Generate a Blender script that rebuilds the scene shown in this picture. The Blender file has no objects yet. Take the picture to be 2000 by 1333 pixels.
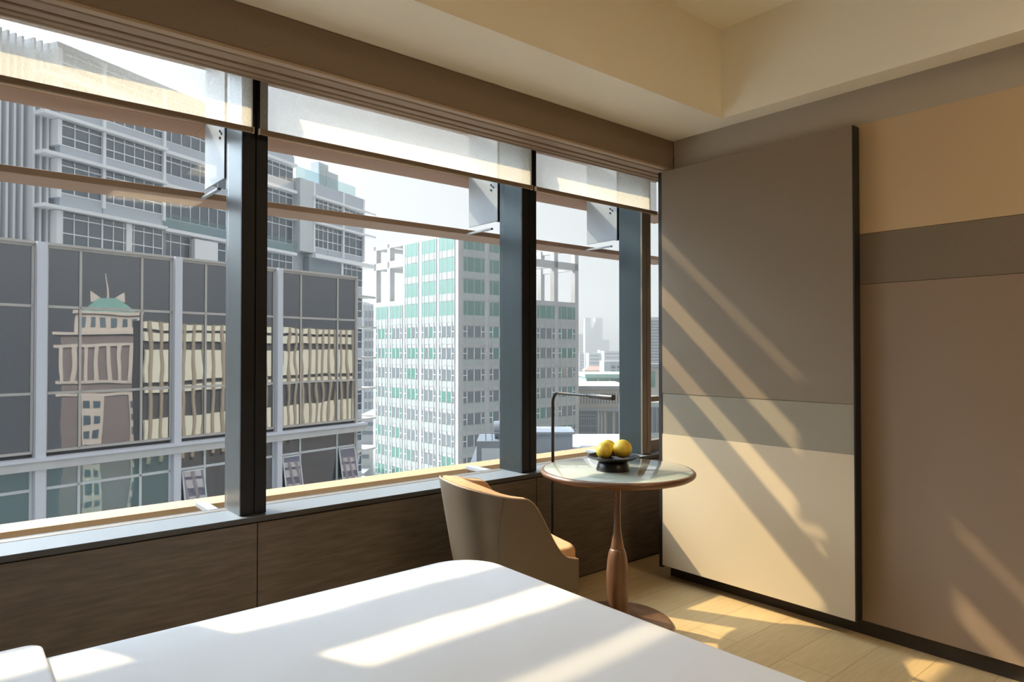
import bpy, bmesh, math, random
from mathutils import Vector, Matrix, noise
random.seed(7)
sc = bpy.context.scene
COL = sc.collection
PI = math.pi

# ------------------------------------------------------------------ helpers
class MB:
    """collects simple shapes and links them as ONE mesh object"""
    def __init__(s): s.v = []; s.f = []
    def box(s, x0, x1, y0, y1, z0, z1):
        b = len(s.v)
        s.v += [(x, y, z) for z in (z0, z1) for y in (y0, y1) for x in (x0, x1)]
        s.f += [tuple(b + i for i in q) for q in ((0,2,3,1),(4,5,7,6),(0,1,5,4),(2,6,7,3),(0,4,6,2),(1,3,7,5))]
        return s
    def poly(s, pts): b = len(s.v); s.v += [tuple(p) for p in pts]; s.f.append(tuple(range(b, b+len(pts)))); return s
    def prism(s, pts, z0, z1):
        n = len(pts); b = len(s.v)
        s.v += [(x, y, z0) for x, y in pts] + [(x, y, z1) for x, y in pts]
        s.f.append(tuple(b + i for i in reversed(range(n)))); s.f.append(tuple(b + n + i for i in range(n)))
        for i in range(n): j = (i+1) % n; s.f.append((b+i, b+j, b+n+j, b+n+i))
        return s
    def lathe(s, prof, cx=0, cy=0, n=48, close=True):
        b = len(s.v); m = len(prof)
        for r, z in prof:
            for i in range(n): a = 2*PI*i/n; s.v.append((cx + r*math.cos(a), cy + r*math.sin(a), z))
        for k in range(m-1):
            for i in range(n):
                j = (i+1) % n; s.f.append((b+k*n+i, b+k*n+j, b+(k+1)*n+j, b+(k+1)*n+i))
        if close:
            s.f.append(tuple(b+i for i in reversed(range(n)))); s.f.append(tuple(b+(m-1)*n+i for i in range(n)))
        return s
    def tube(s, pts, rad, n=14):
        pts = [Vector(p) for p in pts]; b = len(s.v); m = len(pts)
        if not isinstance(rad, (list, tuple)): rad = [rad]*m
        ref = None
        for k, p in enumerate(pts):
            t = (pts[min(k+1, m-1)] - pts[max(k-1, 0)]).normalized()
            if ref is None: ref = t.orthogonal().normalized()
            ref = (ref - t*ref.dot(t)).normalized(); q = t.cross(ref)
            for i in range(n):
                a = 2*PI*i/n; s.v.append(tuple(p + (ref*math.cos(a) + q*math.sin(a))*rad[k]))
        for k in range(m-1):
            for i in range(n):
                j = (i+1) % n; s.f.append((b+k*n+i, b+k*n+j, b+(k+1)*n+j, b+(k+1)*n+i))
        s.f.append(tuple(b+i for i in reversed(range(n)))); s.f.append(tuple(b+(m-1)*n+i for i in range(n)))
        return s
    def build(s, name, mat, parent=None, smooth=False, bevel=0, kind=None, local=False, seg=2, angle=40):
        me = bpy.data.meshes.new(name)
        off = Vector((0,0,0))
        if parent is not None and not local: off = parent.matrix_world.translation if False else Vector(parent.get('_o', (0,0,0)))
        me.from_pydata([tuple(Vector(p) - off) for p in s.v], [], s.f)
        bm = bmesh.new(); bm.from_mesh(me); bmesh.ops.recalc_face_normals(bm, faces=bm.faces); bm.to_mesh(me); bm.free()
        me.materials.append(mat)
        o = bpy.data.objects.new(name, me); COL.objects.link(o)
        if parent is not None: o.parent = parent
        if smooth:
            for p in me.polygons: p.use_smooth = True
            me.set_sharp_from_angle(angle=math.radians(angle))
        if bevel:
            mo = o.modifiers.new('bevel', 'BEVEL'); mo.width = bevel; mo.segments = seg; mo.limit_method = 'ANGLE'; mo.angle_limit = math.radians(40)
        if kind: o['kind'] = kind
        o['_o'] = tuple(off)
        return o

def tag(o, label=None, cat=None, group=None, kind=None):
    if label: o['label'] = label
    if cat: o['category'] = cat
    if group: o['group'] = group
    if kind: o['kind'] = kind
    return o
def thing(name, label, cat, loc=(0,0,0), rotz=0, group=None):
    o = bpy.data.objects.new(name, None); COL.objects.link(o)
    o.location = loc; o.rotation_euler = (0,0,rotz); o['_o'] = tuple(loc); o.empty_display_size = .1
    return tag(o, label, cat, group)
def struct(name, label=None):
    o = bpy.data.objects.new(name, None); COL.objects.link(o); o['kind'] = 'structure'; o['_o'] = (0.,0.,0.)
    if label: o['label'] = label
    return o
def B(x0, x1, y0, y1, z0, z1): return MB().box(x0, x1, y0, y1, z0, z1)
def dup(o, loc, label, parent=None):
    c = o.copy(); COL.objects.link(c); c.location = loc; c['label'] = label
    for ch in o.children:
        d = ch.copy(); COL.objects.link(d); d.parent = c
    return c

# ------------------------------------------------------------------ materials
def S(r, g, b):   # 8 bit sRGB to linear
    f = lambda c: (c/255/12.92) if c/255 <= .04045 else ((c/255+.055)/1.055)**2.4
    return (f(r), f(g), f(b), 1)
def mat(name, col, rough=.6, metal=0, spec=.5, noise_scale=0, noise_amt=0, bump=0, bump_scale=80, stretch=(1,1,1), coat=0, detail=4):
    m = bpy.data.materials.new(name); m.use_nodes = True; nt = m.node_tree; p = nt.nodes['Principled BSDF']
    p.inputs['Base Color'].default_value = col; p.inputs['Roughness'].default_value = rough
    p.inputs['Metallic'].default_value = metal; p.inputs['Specular IOR Level'].default_value = spec; p.inputs['Coat Weight'].default_value = coat
    if noise_scale or bump:
        tc = nt.nodes.new('ShaderNodeTexCoord'); mp = nt.nodes.new('ShaderNodeMapping'); mp.inputs['Scale'].default_value = stretch
        nt.links.new(tc.outputs['Object'], mp.inputs['Vector'])
    if noise_scale:
        n = nt.nodes.new('ShaderNodeTexNoise'); n.inputs['Scale'].default_value = noise_scale; n.inputs['Detail'].default_value = detail
        nt.links.new(mp.outputs['Vector'], n.inputs['Vector'])
        r = nt.nodes.new('ShaderNodeValToRGB'); a = noise_amt
        r.color_ramp.elements[0].position = .3; r.color_ramp.elements[1].position = .7
        r.color_ramp.elements[0].color = (col[0]*(1-a), col[1]*(1-a), col[2]*(1-a), 1)
        r.color_ramp.elements[1].color = (min(1,col[0]*(1+a)), min(1,col[1]*(1+a)), min(1,col[2]*(1+a)), 1)
        nt.links.new(n.outputs['Fac'], r.inputs['Fac']); nt.links.new(r.outputs['Color'], p.inputs['Base Color'])
    if bump:
        n2 = nt.nodes.new('ShaderNodeTexNoise'); n2.inputs['Scale'].default_value = bump_scale; n2.inputs['Detail'].default_value = 5
        nt.links.new(mp.outputs['Vector'], n2.inputs['Vector'])
        bp = nt.nodes.new('ShaderNodeBump'); bp.inputs['Strength'].default_value = bump; bp.inputs['Distance'].default_value = .004
        nt.links.new(n2.outputs['Fac'], bp.inputs['Height']); nt.links.new(bp.outputs['Normal'], p.inputs['Normal'])
    return m

M = {}
M['ceiling'] = mat('ceiling_paint', (.88,.84,.72,1), .9)
M['beam'] = mat('beam_paint', (.40,.35,.28,1), .85)
M['taupe'] = mat('taupe_lacquer', (.225,.176,.120,1), .5, spec=.4)
M['taupe_cloth'] = mat('taupe_cloth', (.30,.265,.20,1), .9, noise_scale=900, noise_amt=.14, bump=.3, bump_scale=700)
M['beige'] = mat('beige_lacquer', (.60,.505,.355,1), .42, spec=.4)
M['tan_wall'] = mat('tan_wall', (.50,.37,.225,1), .8)
M['wall_cloth'] = mat('wall_cloth', (.185,.150,.108,1), .9, noise_scale=700, noise_amt=.14, bump=.3, bump_scale=700)
M['wall_taupe'] = mat('wall_taupe', (.25,.185,.13,1), .6)
M['black'] = mat('black_trim', (.006,.006,.006,1), .5)
M['plinth'] = mat('dark_plinth', (.03,.022,.015,1), .6)
M['valance'] = mat('brown_cloth', (.225,.172,.120,1), .9, noise_scale=500, noise_amt=.10, stretch=(1,1,.15))
M['rail'] = mat('brown_rail', (.25,.17,.11,1), .5)
M['lip'] = mat('brown_lip', (.36,.26,.175,1), .5)
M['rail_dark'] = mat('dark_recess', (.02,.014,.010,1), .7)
M['wood_dark'] = mat('dark_oak', (.090,.070,.051,1), .5, noise_scale=6, noise_amt=.28, stretch=(1,1,9), detail=8, spec=.35)
M['sill_stone'] = mat('sill_stone', (.132,.150,.170,1), .35, noise_scale=160, noise_amt=.10)
M['sill_edge'] = mat('sill_edge', (.030,.028,.024,1), .5)
M['alu'] = mat('brushed_aluminium', (.045,.056,.059,1), .3, metal=1, noise_scale=3, noise_amt=.05, stretch=(40,40,.2))
M['bronze'] = mat('dark_bronze', (.006,.007,.009,1), .45, spec=.22)
M['brown_frame'] = mat('brown_frame', (.155,.130,.100,1), .4, metal=.4)
M['fin'] = mat('terracotta_fin', (.255,.165,.112,1), .55)
M['fin_pale'] = mat('pale_terracotta', (.31,.19,.090,1), .55)
M['plate'] = mat('white_plate', (.22,.245,.27,1), .4)
M['bed_white'] = mat('white_cotton', (.68,.698,.714,1), .95, bump=.15, bump_scale=30)
M['leather'] = mat('taupe_leather', (.112,.092,.070,1), .42, bump=.12, bump_scale=500, spec=.5)
M['suede'] = mat('tan_suede', (.52,.30,.145,1), .9, noise_scale=40, noise_amt=.12)
M['pipe'] = mat('tan_piping', (.40,.30,.22,1), .6)
M['walnut'] = mat('walnut', (.135,.068,.036,1), .38, noise_scale=14, noise_amt=.35, stretch=(3,3,.35), detail=8, coat=.15)
M['walnut_rim'] = mat('walnut_rim', (.135,.068,.036,1), .38, noise_scale=14, noise_amt=.3, stretch=(.7,.7,6), detail=8, coat=.15)
M['lamp'] = mat('black_metal', (.012,.010,.009,1), .3, metal=.3, spec=.7)
M['ceramic'] = mat('black_ceramic', (.010,.010,.012,1), .30, spec=.4)
M['pear'] = mat('pear_skin', (.82,.58,.06,1), .42, noise_scale=22, noise_amt=.22, detail=6)
M['calyx'] = mat('pear_calyx', (.10,.05,.015,1), .8)
M['spandrel'] = mat('grey_panel', (.50,.54,.60,1), .4)
M['concrete'] = mat('pale_concrete', (.55,.57,.60,1), .8, noise_scale=.8, noise_amt=.07)

def floor_mat():
    m = bpy.data.materials.new('oak_floor'); m.use_nodes = True; nt = m.node_tree; p = nt.nodes['Principled BSDF']
    tc = nt.nodes.new('ShaderNodeTexCoord'); br = nt.nodes.new('ShaderNodeTexBrick')
    br.inputs['Color1'].default_value = (.60,.44,.225,1); br.inputs['Color2'].default_value = (.53,.38,.19,1); br.inputs['Mortar'].default_value = (.30,.20,.09,1)
    br.inputs['Scale'].default_value = 1; br.inputs['Mortar Size'].default_value = .0016; br.inputs['Brick Width'].default_value = 1.9; br.inputs['Row Height'].default_value = .22
    nt.links.new(tc.outputs['Object'], br.inputs['Vector'])
    mp = nt.nodes.new('ShaderNodeMapping'); mp.inputs['Scale'].default_value = (1.2, 14, 1); nt.links.new(tc.outputs['Object'], mp.inputs['Vector'])
    n = nt.nodes.new('ShaderNodeTexNoise'); n.inputs['Scale'].default_value = 5; n.inputs['Detail'].default_value = 8; nt.links.new(mp.outputs['Vector'], n.inputs['Vector'])
    mx = nt.nodes.new('ShaderNodeMix'); mx.data_type = 'RGBA'; mx.blend_type = 'MULTIPLY'; mx.inputs['Factor'].default_value = .35
    nt.links.new(br.outputs['Color'], mx.inputs['A']); nt.links.new(n.outputs['Fac'], mx.inputs['B']); nt.links.new(mx.outputs['Result'], p.inputs['Base Color'])
    p.inputs['Roughness'].default_value = .42; p.inputs['Specular IOR Level'].default_value = .4
    return m
M['floor'] = floor_mat()

def schlick(nt, f0):
    g = nt.nodes.new('ShaderNodeNewGeometry'); d = nt.nodes.new('ShaderNodeVectorMath'); d.operation = 'DOT_PRODUCT'
    nt.links.new(g.outputs['Normal'], d.inputs[0]); nt.links.new(g.outputs['Incoming'], d.inputs[1])
    def mth(op, a, b):
        n = nt.nodes.new('ShaderNodeMath'); n.operation = op
        for i, x in enumerate((a, b)):
            if x is None: continue
            if isinstance(x, (int, float)): n.inputs[i].default_value = x
            else: nt.links.new(x, n.inputs[i])
        return n.outputs[0]
    a = mth('ABSOLUTE', d.outputs['Value'], None); b = mth('SUBTRACT', 1, a); c = mth('POWER', b, 5)
    return mth('ADD', mth('MULTIPLY', c, 1-f0), f0)
def clear_glass(name, f0=.006, tint=(.97,.98,.98,1)):
    m = bpy.data.materials.new(name); m.use_nodes = True; nt = m.node_tree; nt.nodes.remove(nt.nodes['Principled BSDF']); out = nt.nodes['Material Output']
    t = nt.nodes.new('ShaderNodeBsdfTransparent'); t.inputs['Color'].default_value = tint
    gl = nt.nodes.new('ShaderNodeBsdfGlossy'); gl.inputs['Roughness'].default_value = 0
    mx = nt.nodes.new('ShaderNodeMixShader'); nt.links.new(schlick(nt, f0), mx.inputs[0]); nt.links.new(t.outputs[0], mx.inputs[1]); nt.links.new(gl.outputs[0], mx.inputs[2])
    nt.links.new(mx.outputs[0], out.inputs['Surface']); return m
def mirror_glass(name, base, f0, rough=.012, wave=0, tint=(1,1,1,1)):
    m = bpy.data.materials.new(name); m.use_nodes = True; nt = m.node_tree; nt.nodes.remove(nt.nodes['Principled BSDF']); out = nt.nodes['Material Output']
    t = nt.nodes.new('ShaderNodeBsdfDiffuse'); t.inputs['Color'].default_value = base
    gl = nt.nodes.new('ShaderNodeBsdfGlossy'); gl.inputs['Roughness'].default_value = rough; gl.inputs['Color'].default_value = tint
    if wave:
        tc = nt.nodes.new('ShaderNodeTexCoord'); n = nt.nodes.new('ShaderNodeTexNoise'); n.inputs['Scale'].default_value = .55; n.inputs['Detail'].default_value = 1
        nt.links.new(tc.outputs['Object'], n.inputs['Vector']); bp = nt.nodes.new('ShaderNodeBump'); bp.inputs['Strength'].default_value = 1; bp.inputs['Distance'].default_value = wave
        nt.links.new(n.outputs['Fac'], bp.inputs['Height']); nt.links.new(bp.outputs['Normal'], gl.inputs['Normal'])
    mx = nt.nodes.new('ShaderNodeMixShader'); nt.links.new(schlick(nt, f0), mx.inputs[0]); nt.links.new(t.outputs[0], mx.inputs[1]); nt.links.new(gl.outputs[0], mx.inputs[2])
    nt.links.new(mx.outputs[0], out.inputs['Surface']); return m
M['pane'] = clear_glass('clear_pane')
M['balcony'] = clear_glass('balcony_glass', .12, (.80,.90,.90,1))
M['dark_glass'] = mirror_glass('dark_curtain_glass', (.028,.042,.058,1), .22, wave=.004)
M['teal_glass'] = mirror_glass('teal_curtain_glass', (.10,.165,.175,1), .17, wave=.006, tint=(.85,1,1,1))
M['tower_glass'] = mirror_glass('blue_window_glass', (.075,.10,.13,1), .16, wave=.005, tint=(.85,.95,1,1))
M['table_glass'] = mirror_glass('back_painted_glass', (.36,.39,.33,1), .09, rough=.004)
M['green_glass'] = mirror_glass('green_window_glass', (.06,.17,.142,1), .08, rough=.1, tint=(.85,1,.95,1))
M['pale_green'] = mirror_glass('pale_green_glass', (.13,.245,.22,1), .08, rough=.15, tint=(.8,1,.96,1))
M['grey_glass'] = mirror_glass('grey_window_glass', (.07,.10,.115,1), .14, rough=.1)

def blind_mat():
    m = bpy.data.materials.new('sheer_blind'); m.use_nodes = True; nt = m.node_tree; nt.nodes.remove(nt.nodes['Principled BSDF']); out = nt.nodes['Material Output']
    tc = nt.nodes.new('ShaderNodeTexCoord'); facs = []
    for sc_ in ((60, 1, 700), (700, 1, 45)):
        mp = nt.nodes.new('ShaderNodeMapping'); mp.inputs['Scale'].default_value = sc_; nt.links.new(tc.outputs['Object'], mp.inputs['Vector'])
        n = nt.nodes.new('ShaderNodeTexNoise'); n.inputs['Scale'].default_value = 1; n.inputs['Detail'].default_value = 3; nt.links.new(mp.outputs['Vector'], n.inputs['Vector']); facs.append(n.outputs['Fac'])
    ad = nt.nodes.new('ShaderNodeMath'); ad.operation = 'ADD'; nt.links.new(facs[0], ad.inputs[0]); nt.links.new(facs[1], ad.inputs[1])
    mr = nt.nodes.new('ShaderNodeMapRange'); mr.inputs['From Min'].default_value = .7; mr.inputs['From Max'].default_value = 1.3; mr.inputs['To Min'].default_value = .28; mr.inputs['To Max'].default_value = .44
    nt.links.new(ad.outputs[0], mr.inputs['Value'])
    t = nt.nodes.new('ShaderNodeBsdfTransparent')
    tr = nt.nodes.new('ShaderNodeBsdfTranslucent'); tr.inputs['Color'].default_value = (.88,.83,.72,1)
    df = nt.nodes.new('ShaderNodeBsdfDiffuse'); df.inputs['Color'].default_value = (.62,.55,.42,1)
    m1 = nt.nodes.new('ShaderNodeMixShader'); m1.inputs[0].default_value = .3; nt.links.new(tr.outputs[0], m1.inputs[1]); nt.links.new(df.outputs[0], m1.inputs[2])
    m2 = nt.nodes.new('ShaderNodeMixShader'); nt.links.new(mr.outputs['Result'], m2.inputs[0]); nt.links.new(t.outputs[0], m2.inputs[1]); nt.links.new(m1.outputs[0], m2.inputs[2])
    nt.links.new(m2.outputs[0], out.inputs['Surface']); return m
M['blind'] = blind_mat()

# ------------------------------------------------------------------ camera
CAM_H = 1.35
cd = bpy.data.cameras.new('camera'); cam = bpy.data.objects.new('camera', cd); COL.objects.link(cam)
cd.sensor_width = 36; cd.lens = 1338/2000*36; cd.clip_start = .02; cd.clip_end = 6000
cam.location = (0, 0, CAM_H); cam.rotation_euler = (PI/2 + .0138, 0, -math.radians(40.18))
sc.camera = cam

# ------------------------------------------------------------------ room shell
XL, YB = -.95, -3.2                       # headboard wall, wall behind the camera
XR = 3.361                                # right wall face
YW = 2.855                                # window wall face
ZS, ZC = 2.598, 3.078                     # soffit and coffer heights
B(XL-.1, 4.4, YB-.1, 3.05, -.12, 0).build('floor', M['floor'], kind='structure')
B(XL-.12, XL, YB-.1, 3.3, 0, 3.2).build('wall_left', M['wall_taupe'], kind='structure')
B(XL-.12, 4.4, YB-.12, YB, 0, 3.2).build('wall_back', M['tan_wall'], kind='structure')
# ceiling with a raised coffer
c = MB()
CX0, CX1, CY0, CY1 = XL+.1, 3.227, YB+.1, 2.076
c.box(CX0, CX1, CY0, CY1, ZC, ZC+.1)
c.box(XL-.12, 4.4, CY1, 3.10, ZS, ZC+.1); c.box(CX1, 4.4, YB-.12, CY1, ZS, ZC+.1)
c.box(XL-.12, CX0, YB-.12, CY1, ZS, ZC+.1); c.box(CX0, CX1, YB-.12, CY0, ZS, ZC+.1)
c.build('ceiling', M['ceiling'], kind='structure')
# right wall: beam above, three panels, plinth
wr = struct('wall_right', 'right wall of stacked taupe and tan panels')
B(XR, 3.62, YB, 2.484, 2.425, ZS).build('beam', M['beam'], wr)
B(XR, 3.55, YB, 2.54, 1.903, 2.4245).build('upper_panel', M['tan_wall'], wr)
B(XR+.001, 3.55, YB, 2.54, 1.664, 1.901).build('cloth_band', M['wall_cloth'], wr)
B(XR, 3.55, YB, 2.54, .077, 1.662).build('lower_panel', M['wall_taupe'], wr)
B(3.375, 3.55, YB, 2.539, 1.6, 1.95).build('panel_backing', M['plinth'], wr)
B(3.392, 3.55, YB, 2.54, 0, .077).build('plinth', M['plinth'], wr)
B(4.15, 4.4, 2.3, 3.09, 0, ZS).build('wall_niche', M['wall_taupe'], kind='structure')
B(3.55, 4.15, 2.38, 2.54, 0, ZS).build('wall_niche_side', M['wall_taupe'], kind='structure')
# window wall: wainscot panels, sill, header
ww = struct('wall_window', 'dark oak wainscot under the windows')
joints = [XL, 1.032-1.56, 1.032, 2.591, 4.15]
for a, b in zip(joints[:-1], joints[1:]):
    B(a+.0025, b-.0025, YW, YW+.03, .012, .634).build('wainscot_panel', M['wood_dark'], ww)
B(XL, 4.15, YW+.012, 3.08, 0, .638).build('wall_core', M['plinth'], ww)
B(XL, 4.15, YW, 3.12, .6405, .66).build('trim_1', M['sill_edge'], kind='structure')
sl = B(XL, 4.15, YW+.002, 3.095, .66, .662).build('trim_2', M['sill_stone'], kind='structure')
B(XL-.05, 4.6, 3.125, 3.62, .50, .53).build('trim_8', mat('bounce_ledge', (.80,.78,.73,1), .8), kind='structure')  # unseen ledge added to bounce sunlight onto the lowest louver fronts
B(XL, 4.15, 2.905, 3.10, 2.588, ZS).build('trim_3', M['brown_frame'], kind='structure')

# ------------------------------------------------------------------ window mullions, glass
mulls = [(-.170, -.045), (.975, 1.082), (2.52, 2.627), (3.57, 3.659)]  # first one, out of view, widened so no sun slips past beside its bracket
for k, (a, b) in enumerate(mulls):
    g = (a+b)/2 + .003
    fr = 2.895
    t = struct('trim_%d' % (k+4))
    MB().box(a, b, fr+.012, 2.962, .662, 2.588).box(a, b-.03, 2.962, 3.095, .662, 2.588).build('mullion_body', M['alu'], t)
    fm = M['bronze'] if k < 3 else M['brown_frame']
    B(a-.0005, g-.002, fr, fr+.014, .664, 2.588).build('front_cover', fm, t, bevel=.002)
    B(g+.002, b+.0005, fr, fr+.014, .664, 2.588).build('front_cover', fm, t, bevel=.002)
    B(g-.002, g+.002, fr+.008, fr+.013, .664, 2.588).build('cover_gap', M['black'], t)
    B(b, b+.001, fr+.013, 2.962, .664, 2.588).build('side_cover', fm, t)
edges = [XL] + [x for m_ in mulls for x in m_] + [4.15]
for k in range(5):
    x0, x1 = edges[2*k], edges[2*k+1]
    w = struct('window_%d' % (k+1))
    B(x0-.029, x1-.001, 3.062, 3.070, .663, 2.588).build('glass', M['pane'], w)
    fr = MB()
    fr.box(x0, x1, 3.05, 3.085, .6622, .6632); fr.box(x0, x1, 3.05, 3.085, 2.578, 2.588)
    if k == 4:
        fr.box(x0, x1, 2.97, 3.02, .6625, .735); fr.box(x0, x1, 2.98, 3.02, .997, 1.032); fr.box(x0, x0+.03, 2.97, 3.02, .6625, 2.588)
    fr.build('window_frame', M['brown_frame'], w)

# pelmet over the blinds
pl = thing('window_pelmet', 'long brown cloth covered pelmet box running above the windows', 'pelmet', (1.2, 2.5, 2.43))
B(XL, XR-.002, 2.488, 2.512, 2.432, 2.596).build('front_board', M['valance'], pl, bevel=.002)
B(XL, XR-.002, 2.485, 2.522, 2.420, 2.432).build('bottom_lip', M['lip'], pl, bevel=.003)
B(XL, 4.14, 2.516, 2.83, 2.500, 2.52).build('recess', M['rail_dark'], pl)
for y0, y1, z0 in ((2.590, 2.655, 2.446), (2.683, 2.730, 2.452), (2.752, 2.786, 2.457), (2.800, 2.822, 2.461)):
    B(XL, 4.14, y0, y1, z0, 2.50).build('track_rail', M['rail'], pl, bevel=.008, seg=3)

# roller blinds
def blind(x0, x1, label):
    t = thing('roller_blind', label, 'blind', ((x0+x1)/2, 2.85, 2.25), group=None)
    B(x0+.002, x1-.002, 2.8492, 2.8505, 2.270, 2.58).build('fabric', M['blind'], t)
    br_ = B(x0, x1, 2.842, 2.858, 2.2505, 2.273).build('bottom_rail', M['valance'], t, bevel=.004, seg=3)
    for xx in (x0-.003, x1-.001): B(xx, xx+.004, 2.841, 2.859, 2.249, 2.2745).build('end_cap', M['beige'], br_, bevel=.001)
    MB().tube([(x0, 2.855, 2.585), (x1, 2.855, 2.585)], .012).build('roller', M['valance'], t, smooth=True)
blind(-.075, 1.003, 'sheer beige roller blind over the leftmost window, dark tower behind it')
blind(1.030, 2.552, 'widest sheer beige roller blind over the middle window')
blind(2.582, 3.665, 'sheer beige roller blind over the window nearest the sliding panel')

# exterior sun louvres (one length per bay) and their bracket plates
bays = [(-1.0, -.174, None), (-.172, .970, 'leftmost window'), (.972, 2.515, 'middle window'), (2.517, 3.565, 'panel side window'), (3.567, 4.6, None)]
levels = [(.597, 'lowest louver'), (2.064, 'second lowest louver'), (2.409, 'louver just under the blind'), (2.754, 'highest louver')]
for x0, x1, nm in bays:
    for z0, ln in levels:
        if nm is None and z0 > 2.5: pass
        o = B(x0, x1, 3.39, 3.60 if z0 > 1 else 3.555, z0, z0+.03).build('sun_louver', M['fin'] if z0 > 1 else M['fin_pale'], bevel=.003)
        where = nm or ('far right window' if x0 > 3 else 'window left of frame')
        tag(o, 'terracotta sun louver outside the %s, %s' % (where, ln), 'louver', 'terracotta sun louvers outside the windows')
for k, (a, b) in enumerate(mulls):
    nm = ['mullion left of the picture', 'first dark mullion', 'second dark mullion', 'mullion nearest the sliding panel'][k]
    t = thing('louver_bracket', 'white metal bracket plate outside the %s, holding upper louvers' % nm, 'bracket', (a, 3.1, 2.1), group='upper louver brackets')
    B(a-.005, a+.003, 3.097 if k == 0 else 3.11, 3.392, 1.70 if k == 0 else 2.108, 2.82).build('plate', M['plate'], t, bevel=.001)  # leftmost plate, out of view, lengthened downward to block a stray sun gap
    B(a+.003, a+.028, 3.11, 3.135, 2.108, 2.82).build('back_bar', M['bronze'], t)
    B(a-.022, a-.005, 3.15, 3.40, 2.062, 2.072).build('lower_strap', M['plate'], t)
    for (yy, zz) in ((3.17, 2.30), (3.17, 2.33), (3.15, 2.315)):
        MB().tube([(a-.009, yy, zz), (a-.005, yy, zz)], .006, 8).build('bolt', M['bronze'], t)
    t = thing('sill_bracket', 'white metal bracket at sill height outside the %s' % nm, 'bracket', (a-.03, 3.1, .6), group='sill height brackets')
    B(a-.045, a-.002, 3.10, 3.37, .628, .650).build('arm', M['plate'], t, bevel=.003)
    B(a-.05, a+.02, 3.097, 3.107, .59, .66).build('foot_plate', M['plate'], t)

# ------------------------------------------------------------------ sliding panel
sp = thing('sliding_panel', 'tall sliding panel in taupe, cloth and beige standing before the right wall', 'panel', (3.31, 1.97, .09))
PY0, PY1 = 1.417, 2.520
B(3.286, 3.336, PY0, PY1, 1.0985, 2.406).build('upper_panel', M['taupe'], sp)
B(3.288, 3.336, PY0, PY1, .8615, 1.0965).build('cloth_band', M['taupe_cloth'], sp)
B(3.286, 3.336, PY0, PY1, .088, .8605).build('lower_panel', M['beige'], sp)
B(3.292, 3.336, PY0+.002, PY1-.002, .09, 2.40).build('core', M['black'], sp)
tag(B(3.285, 3.344, PY0-.007, PY0, .088, 2.407).build('edge_trim', M['black'], sp))
tag(B(3.285, 3.344, PY1, PY1+.022, .075, 2.406).build('edge_trim', M['black'], sp))
B(3.336, 3.360, 1.6, 1.7, 2.2, 2.30).build('hanger', M['black'], sp); B(3.336, 3.360, 2.2, 2.3, 2.2, 2.30).build('hanger', M['black'], sp)

# ------------------------------------------------------------------ bed
bed = thing('bed', 'wide hotel bed below the windows, under a white duvet', 'bed', (.45, 1.0, 0))
B(-.62, 1.36, .14, 1.83, .10, .34).build('bed_base', M['wall_taupe'], bed, bevel=.01)
B(-.57, 1.38, .12, 1.85, .34, .585).build('mattress', M['bed_white'], bed, bevel=.03)
B(-.72, -.625, .05, 1.95, .0, 1.05).build('headboard', M['wall_cloth'], bed, bevel=.01)
for x, y in ((-.5, .25), (-.5, 1.7), (1.25, .25), (1.25, 1.7)): B(x-.03, x+.03, y-.03, y+.03, 0, .10).build('leg', M['lamp'], bed)

def rounded_outline(x0, x1, y0, y1, radii, n=14):
    """counter-clockwise; radii for corners (x1,y1) (x0,y1) (x0,y0) (x1,y0)"""
    pts = []
    for (cx, cy, a0, r) in ((x1, y1, 0, radii[0]), (x0, y1, 90, radii[1]), (x0, y0, 180, radii[2]), (x1, y0, 270, radii[3])):
        ox = cx - r if cx == x1 else cx + r; oy = cy - r if cy == y1 else cy + r
        for i in range(n+1):
            a = math.radians(a0 + 90*i/n); pts.append(Vector((ox + r*math.cos(a), oy + r*math.sin(a))))
    out = []
    for p, q in zip(pts, pts[1:] + pts[:1]):
        d = (q-p).length; m = max(1, int(d/.05))
        for i in range(m): out.append(p.lerp(q, i/m))
    return out
def duvet_mesh(x0, x1, y0, y1, ztop, zbot, r, radii, amp, seed=0.):
    ol = rounded_outline(x0, x1, y0, y1, radii); n = len(ol); c = Vector(((x0+x1)/2, (y0+y1)/2)); rings = []
    for z in (zbot, zbot+(ztop-r-zbot)*.5): rings.append([(p.x, p.y, z) for p in ol])
    for k in range(7):
        a = PI/2*k/6; ins = r*(1-math.cos(a)); z = ztop - r + r*math.sin(a)
        rings.append([((p + (c-p).normalized()*ins).x, (p + (c-p).normalized()*ins).y, z) for p in ol])
    for s in [1-i/26 for i in range(1, 26)]:
        ring = []
        for p in ol:
            q = p + (c-p).normalized()*r; q = c + (q-c)*s
            e = min(1, (1-s)*6)
            h = noise.noise(Vector((q.x*2.6+seed, q.y*4.2, 0)))*amp + noise.noise(Vector((q.x*7, q.y*9+seed, 3)))*amp*.35
            ring.append((q.x, q.y, ztop + h*e))
        rings.append(ring)
    mb = MB(); mb.v = [p for R_ in rings for p in R_] + [(c.x, c.y, ztop)]
    for k in range(len(rings)-1):
        for i in range(n): j = (i+1) % n; mb.f.append((k*n+i, k*n+j, (k+1)*n+j, (k+1)*n+i))
    last = (len(rings)-1)*n
    for i in range(n): mb.f.append((last+i, last+(i+1) % n, len(mb.v)-1))
    return mb
dv = thing('duvet', 'smooth white duvet with sun stripes spread over the bed', 'duvet', (.45, 1.0, .3))
cov_ = duvet_mesh(-.60, 1.455, .07, 1.925, .65, .27, .055, (.16, .05, .05, .12), .006).build('cover', M['bed_white'], dv, smooth=True, angle=80)
duvet_mesh(-.60, .200, .05, 1.935, .676, .602, .024, (.035, .03, .03, .03), .003, 5.).build('turned_back_fold', M['bed_white'], cov_, smooth=True, angle=80)

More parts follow.
